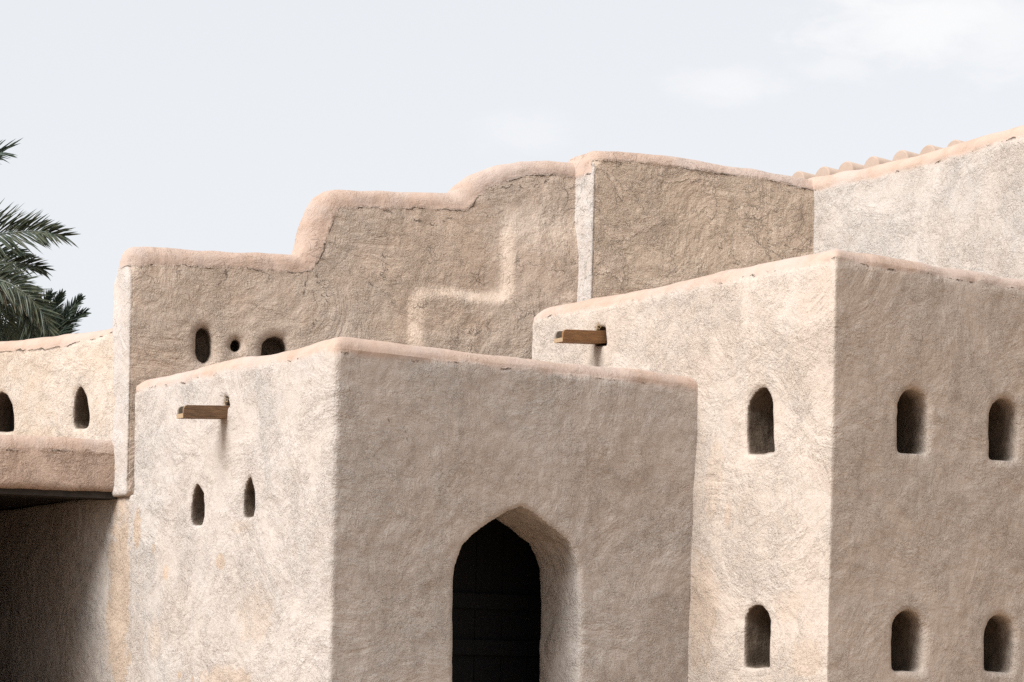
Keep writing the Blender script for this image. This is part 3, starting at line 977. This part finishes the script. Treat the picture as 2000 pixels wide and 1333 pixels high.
def spout(name, xw, pt_near, pt_tip, ztop, zbot, wy, mside, label):
    """open wooden channel: base board and two side boards with rounded upper ends"""
    y0 = pt_near
    xt = pt_tip
    ztop -= 0.010
    tilt = lambda q: (q[0], q[1], q[2] + 0.07 * (q[0] - xw))
    root = thing(name, (xw, y0, (ztop + zbot) / 2), label, 'spout', 'wooden rain spouts')
    th = 0.022

    def board(nm, ya, yb, drop, mat, tip):
        rad = (ztop - zbot) * 0.42
        prof = [(xw + 0.28, zbot), (xw + .28, ztop - drop)]
        for k in range(7):
            a = math.pi / 2 + k * math.pi / 12
            prof.append((tip + rad + math.cos(a) * rad, ztop - drop - rad + math.sin(a) * rad))
        prof += [(tip, zbot)]
        m = len(prof)
        V = [(p[0], ya, p[1]) for p in prof] + [(p[0], yb, p[1]) for p in prof]
        me = bpy.data.meshes.new(nm)
        V = [tuple(np.array(tilt(q)) - np.array(root.location)) for q in V]
        F = [tuple(range(m - 1, -1, -1)), tuple(range(m, 2 * m))] + [(i, (i + 1) % m, (i + 1) % m + m, i + m) for i in range(m)]
        me.from_pydata(V, [], F)
        me.materials.append(mat)
        o = bpy.data.objects.new(nm, me)
        COL.objects.link(o)
        o.parent = root
        bv = o.modifiers.new('b', 'BEVEL')
        bv.width = 0.003
        bv.segments = 2
        return o
    board('side_board', y0, y0 + th, 0.0, mside, xt)
    board('side_board', y0 + wy - th, y0 + wy, 0.002, M_GREY, xt)
    bb = prism('base_board', [(xt - .004, y0 + .001), (xw + .28, y0 + .001), (xw + .28, y0 + wy - .001), (xt - .004, y0 + wy - .001)], zbot - 0.012, zbot + 0.022, mside, root)
    bb.data.materials.append(M_GRAIN)
    for v in bb.data.vertices:
        v.co.z += 0.07 * (v.co.x)
    for p in bb.data.polygons:
        if p.normal.x < -0.9 or p.center.x < (xt - xw) + 0.01 and abs(p.normal.x) > .9:
            p.material_index = 1
    return root


a1, a2 = hit(447, 790, *LF), hit(447, 817, *LF)
tipA = hit(359, 800, [0, 1, 0], [0, a1[1], 0])
spout('rain_spout', 0.0, a1[1], tipA[0], a1[2], a2[2] + .012, 0.115, M_WOOD, 'grey-brown wooden spout jutting from the sunlit wall above two slits')
b1, b2 = hit(1177, 644, *TL), hit(1177, 670, *TL)
tipB = hit(1100, 655, [0, 1, 0], [0, b1[1], 0])
spout('rain_spout', XT, b1[1], tipB[0], b1[2], b2[2] + .012, 0.125, M_WOOD2, 'orange-brown wooden spout high on the tower wall near its rounded end')
# frayed straw in the sockets over the spouts belongs to the walls
for root, bx, (hx, hy), cnt in ((A, 0.0, (442, 786), 16), (T, XT, (1169, 642), 14)):
    V, F = [], []
    for k in range(cnt):
        p = hit(hx + rnd.uniform(-5, 5), hy + rnd.uniform(-8, 4), [1, 0, 0], [bx + rnd.uniform(-.012, .01), 0, 0])
        d = np.array([rnd.uniform(-.25, .1), rnd.uniform(-1, 1), rnd.uniform(-.4, 1.0)])
        d /= np.linalg.norm(d)
        ln, w_ = rnd.uniform(.02, .055), 0.0022
        s = np.cross(d, [1, 0, 0])
        s /= np.linalg.norm(s)
        i = len(V)
        x_ = np.array([1.0, 0, 0]) * w_
        V += [p - s * w_, p + s * w_, p + d * ln, p + x_]
        F += [(i, i + 1, i + 2), (i + 1, i + 3, i + 2), (i + 3, i, i + 2)]
    mesh_obj('straw', V, F, M_STRAW, root, smooth=False)

# ================================================================== palms


def leaf_mat(name, c1, c2):
    mt = bpy.data.materials.new(name)
    mt.use_nodes = True
    t = NT(mt.node_tree)
    P = t.n('ShaderNodeNewGeometry').outputs['Position']
    g = t.noise(P, 14.0, 4, 0.6)
    col = t.mix(t.rng(g, 0.4, 0.62), c1, c2)
    b = t.n('ShaderNodeBsdfPrincipled', {'Base Color': col, 'Roughness': 0.55, 'Specular IOR Level': 0.35})
    tr = t.n('ShaderNodeBsdfTranslucent', {'Color': col})
    mx = t.n('ShaderNodeMixShader', {0: 0.12, 1: b.outputs[0], 2: tr.outputs[0]})
    t.n('ShaderNodeOutputMaterial', {'Surface': mx.outputs[0]})
    return mt


M_LEAF = leaf_mat('palm_leaf', (0.030, 0.044, 0.027), (0.078, 0.078, 0.043))
M_LEAF2 = leaf_mat('palm_leaf_young', (0.028, 0.045, 0.030), (0.048, 0.062, 0.038))
M_DRY = leaf_mat('palm_leaf_dry', (0.16, 0.12, 0.075), (0.10, 0.09, 0.055))
M_BARK = simple('palm_bark', (0.16, 0.12, 0.085), (0.09, 0.065, 0.045), 12.0, 0.95, 0.03)


def catmull(pts, n):
    pts = [np.asarray(p, float) for p in pts]
    pts = [2 * pts[0] - pts[1]] + pts + [2 * pts[-1] - pts[-2]]
    out = []
    m = len(pts) - 3
    for k in range(n + 1):
        u = k / n * m
        i = min(int(u), m - 1)
        t = u - i
        a, b, c_, d = pts[i:i + 4]
        out.append(.5 * ((2 * b) + (c_ - a) * t + (2 * a - 5 * b + 4 * c_ - d) * t * t + (3 * b - a - 3 * c_ + d) * t ** 3))
    return np.array(out)


def frond(parent, pts, length, side_n, count=70, mat=None, wleaf=0.023, seed=0, spread=1.0, tipf=0.35):
    """rachis through pts (base to tip), leaflets in two rows; side_n = direction the blade faces"""
    r = random.Random(seed)
    cur = catmull(pts, 60)
    seg = np.linalg.norm(np.diff(cur, axis=0), axis=1)
    cm = np.concatenate([[0], np.cumsum(seg)])
    tot = cm[-1]
    V, F = [], []
    ring = 6
    for i, p in enumerate(cur):
        t = cur[min(i + 1, 60)] - cur[max(i - 1, 0)]
        t /= np.linalg.norm(t)
        a = np.cross(t, side_n)
        a /= np.linalg.norm(a)
        b = np.cross(a, t)
        rad = 0.022 * (1 - cm[i] / tot) ** 0.8 + 0.003
        for k in range(ring):
            th = 2 * math.pi * k / ring
            V.append(p + (a * math.cos(th) + b * math.sin(th)) * rad)
    for i in range(60):
        for k in range(ring):
            k2 = (k + 1) % ring
            F.append((i * ring + k, i * ring + k2, (i + 1) * ring + k2, (i + 1) * ring + k))
    for j in range(count):
        u = 0.12 + 0.88 * (j + r.uniform(-.3, .3)) / count
        u = min(max(u, .1), .995)
        dd = u * tot
        i = min(int(np.searchsorted(cm, dd)) - 1, 59)
        f = (dd - cm[i]) / seg[i]
        p = cur[i] * (1 - f) + cur[i + 1] * f
        t = cur[i + 1] - cur[i]
        t /= np.linalg.norm(t)
        a = np.cross(t, side_n)
        a /= np.linalg.norm(a)
        b = np.cross(a, t)
        ln0 = length * (min(1.0, .55 + u * 1.2) if u < .4 else 1.0) * (1.0 - (1 - tipf) * max(0, (u - .55) / .45) ** 1.3)
        for sg in (-1, 1):
            ang = math.radians((52 - 30 * u ** 2) * spread + r.uniform(-9, 9))
            d = t * math.cos(ang) + a * sg * math.sin(ang) + b * r.uniform(-.05, .42)
            d /= np.linalg.norm(d)
            ln = ln0 * r.uniform(.8, 1.12)
            wd = wleaf * r.uniform(.8, 1.15)
            s = np.cross(d, b + a * r.uniform(-.8, .8))
            s /= np.linalg.norm(s)
            up_ = np.cross(s, d)
            g = np.array([0, 0, -1.0]) * ln * r.uniform(.03, .12)
            i0 = len(V)
            m1, m2 = p + d * ln * .35, p + d * ln * .72 + g * .5
            e = p + d * ln + g
            fold = up_ * wd * .45
            V += [p - s * wd * .25, p + s * wd * .25, m1 - s * wd * .5, m1 - fold, m1 + s * wd * .5,
                  m2 - s * wd * .34, m2 - fold * .6, m2 + s * wd * .34, e]
            F += [(i0, i0 + 1, i0 + 3, i0 + 2), (i0 + 1, i0 + 4, i0 + 3, i0 + 3),
                  (i0 + 2, i0 + 3, i0 + 6, i0 + 5), (i0 + 3, i0 + 4, i0 + 7, i0 + 6),
                  (i0 + 5, i0 + 6, i0 + 8, i0 + 8), (i0 + 6, i0 + 7, i0 + 8, i0 + 8)]
    me = bpy.data.meshes.new('frond')
    off = np.array(parent.location)
    me.from_pydata([tuple(np.asarray(v) - off) for v in V], [], [tuple(dict.fromkeys(f)) for f in F])
    me.materials.append(mat or M_LEAF)
    o = bpy.data.objects.new('frond', me)
    COL.objects.link(o)
    o.parent = parent
    return o


def trunk(parent, base, top, r0, r1, seed):
    r = random.Random(seed)
    V, F = [], []
    n, seg = 60, 20
    base, top = np.asarray(base, float), np.asarray(top, float)
    for i in range(n + 1):
        f = i / n
        p = base * (1 - f) + top * f
        rr = (r0 * (1 - f) + r1 * f) * (1 + .10 * ((i % 3) / 2.0))
        for k in range(seg):
            a = 2 * math.pi * (k + (i // 3 % 2) * .5) / seg
            q = rr * (1 + .09 * ((k + i // 3) % 2) + r.uniform(-.02, .02))
            V.append(p + np.array([math.cos(a) * q, math.sin(a) * q, 0]))
    for i in range(n):
        for k in range(seg):
            k2 = (k + 1) % seg
            F.append((i * seg + k, i * seg + k2, (i + 1) * seg + k2, (i + 1) * seg + k))
    return mesh_obj('trunk', V, F, M_BARK, parent, smooth=False)


def palm(name, label, crown, ground_r, fronds, extra, seed, L0, mat):
    root = thing(name, (crown[0], crown[1], 0), label, 'palm tree', 'date palms behind the walls')
    trunk(root, (crown[0] + .2, crown[1], -0.1), (crown[0], crown[1], crown[2] - .15), ground_r, ground_r * .8, seed)
    toc = -VD
    for i, (pts, ln, cnt, m, sp, fv) in enumerate(fronds):
        side = toc * .8 + np.array([0, 0, .6]) * fv[1] + VR * fv[0]
        frond(root, [crown] + pts, ln, side / np.linalg.norm(side), cnt, m, seed=seed * 31 + i, spread=sp, tipf=.85 if sp > 1.08 else .35)
    r = random.Random(seed)
    for i in range(extra):                                   # the rest of the crown, away from the frame
        az = math.radians(r.uniform(95, 285))
        h_ = VR * math.cos(az) + VD * math.sin(az)
        el = r.uniform(-.25, 1.1)
        p1 = crown + (h_ * .5 + UP * (.45 * el + .12)) * L0 * .6
        p2 = crown + (h_ * .95 + UP * (.45 * el - .05)) * L0 * .85
        p3 = crown + (h_ * 1.2 + UP * (.45 * el - .45)) * L0
        frond(root, [crown, p1, p2, p3], .42, np.cross(np.cross(h_, UP), h_) + h_ * .1, 44, mat, seed=900 + seed * 40 + i)
    return root


DP = 27.0
c1 = at(-330, 560, DP)
K = lambda x, y, d=0.0: at(x, y, DP + d)
FR = [
    ([K(-160, 470), K(0, 457, -.3), K(60, 452, -.4), K(98, 455, -.5), K(126, 461, -.5)], .62, 150, None, 1.0, (0, .3)),
    ([K(-150, 500, .3), K(0, 512, .1), K(50, 516), K(84, 526)], .50, 120, M_LEAF, .95, (0, .4)),
    ([K(-160, 490, -.6), K(-20, 545, -.9), K(32, 572, -1.0), K(58, 610, -1.0), K(70, 665, -1.0), K(70, 715, -1.0)], .55, 110, None, 1.05, (.2, .2)),
    ([K(-170, 500, -.2), K(-60, 550, -.5), K(-12, 585, -.6), K(18, 640, -.6), K(34, 700, -.6)], .5, 90, M_LEAF, 1.0, (.1, .3)),
    ([K(-180, 420), K(-90, 335), K(-40, 306, .1), K(6, 298, .1)], .36, 110, M_LEAF2, 1.1, (0, .5)),
    ([K(-160, 520, .6), K(-40, 570, .6), K(60, 590, .6), K(95, 620, .6)], .42, 80, M_LEAF2, 1.0, (.2, .4)),
    ([K(-150, 500, .5), K(-30, 530, .4), K(30, 545, .4), K(62, 570, .4), K(80, 600, .4)], .36, 80, M_LEAF2, .9, (0, .2)),
    ([K(-180, 560), K(-60, 610, .1), K(0, 650, .1), K(30, 690, .1)], .45, 70, M_LEAF2, 1.0, (0, .2)),
    ([K(-160, 480, -.8), K(-10, 560, -1.1), K(50, 600, -1.2), K(92, 640, -1.2), K(115, 690, -1.2)], .30, 90, M_DRY, .8, (.1, .1)),
    ([K(-160, 540, .2), K(-30, 575, .3), K(40, 600, .3), K(80, 640, .2), K(100, 700, .2)], .5, 110, M_LEAF, 1.0, (.1, .2)),
    ([K(-150, 520, -.9), K(-10, 545, -1.2), K(40, 568, -1.3), K(78, 605, -1.3), K(98, 650, -1.3), K(105, 700, -1.3)], .46, 110, M_LEAF, 1.05, (.1, .2)),
    ([K(-160, 560, -.3), K(-80, 600, -.5), K(-30, 640, -.6), K(-8, 690, -.6)], .5, 90, M_LEAF, 1.0, (.1, .3)),
    ([K(-150, 490, .8), K(-20, 490, .8), K(30, 494, .8), K(60, 503, .8)], .4, 90, M_LEAF2, .95, (0, .4)),
]
palm('palm_tree', 'large date palm with long arching fronds entering from the left edge', c1, .26, FR, 16, 3, 3.0, M_LEAF)
D2 = 30.0
K2 = lambda x, y, d=0.0: at(x, y, D2 + d)
c2 = at(78, 745, D2)
FR2 = [
    ([K2(100, 690), K2(118, 650), K2(142, 622), K2(167, 611)], .30, 80, M_LEAF2, .95, (.1, .5)),
    ([K2(95, 690), K2(112, 645), K2(136, 608), K2(158, 583)], .28, 80, M_LEAF2, .9, (0, .5)),
    ([K2(88, 680), K2(98, 630), K2(110, 596), K2(120, 576)], .28, 80, M_LEAF2, .9, (.2, .3)),
    ([K2(80, 670), K2(80, 620), K2(90, 590), K2(100, 575)], .3, 80, M_LEAF2, 1.0, (.2, .3)),
    ([K2(70, 670), K2(50, 630), K2(30, 612), K2(12, 606)], .3, 80, M_LEAF, 1.0, (-.2, .3)),
    ([K2(60, 690), K2(36, 660), K2(14, 650), K2(-12, 652)], .34, 80, M_LEAF2, 1.0, (-.2, .3)),
    ([K2(100, 710), K2(130, 690), K2(160, 690), K2(180, 715)], .3, 60, M_LEAF2, 1.0, (.2, .3)),
]
palm('palm_tree', 'small dark palm whose upright fronds peek over the curved parapet', c2, .2, FR2, 6, 5, 1.4, M_LEAF2)

# ================================================================== ground
V = [(-400, -400, -0.05), (400, -400, -0.05), (400, 400, -0.05), (-400, 400, -0.05)]
g = mesh_obj('ground', V, [(0, 1, 2, 3)], M_SAND, None, smooth=False)
tag(g, 'sandy ground', 'ground', kind='structure')
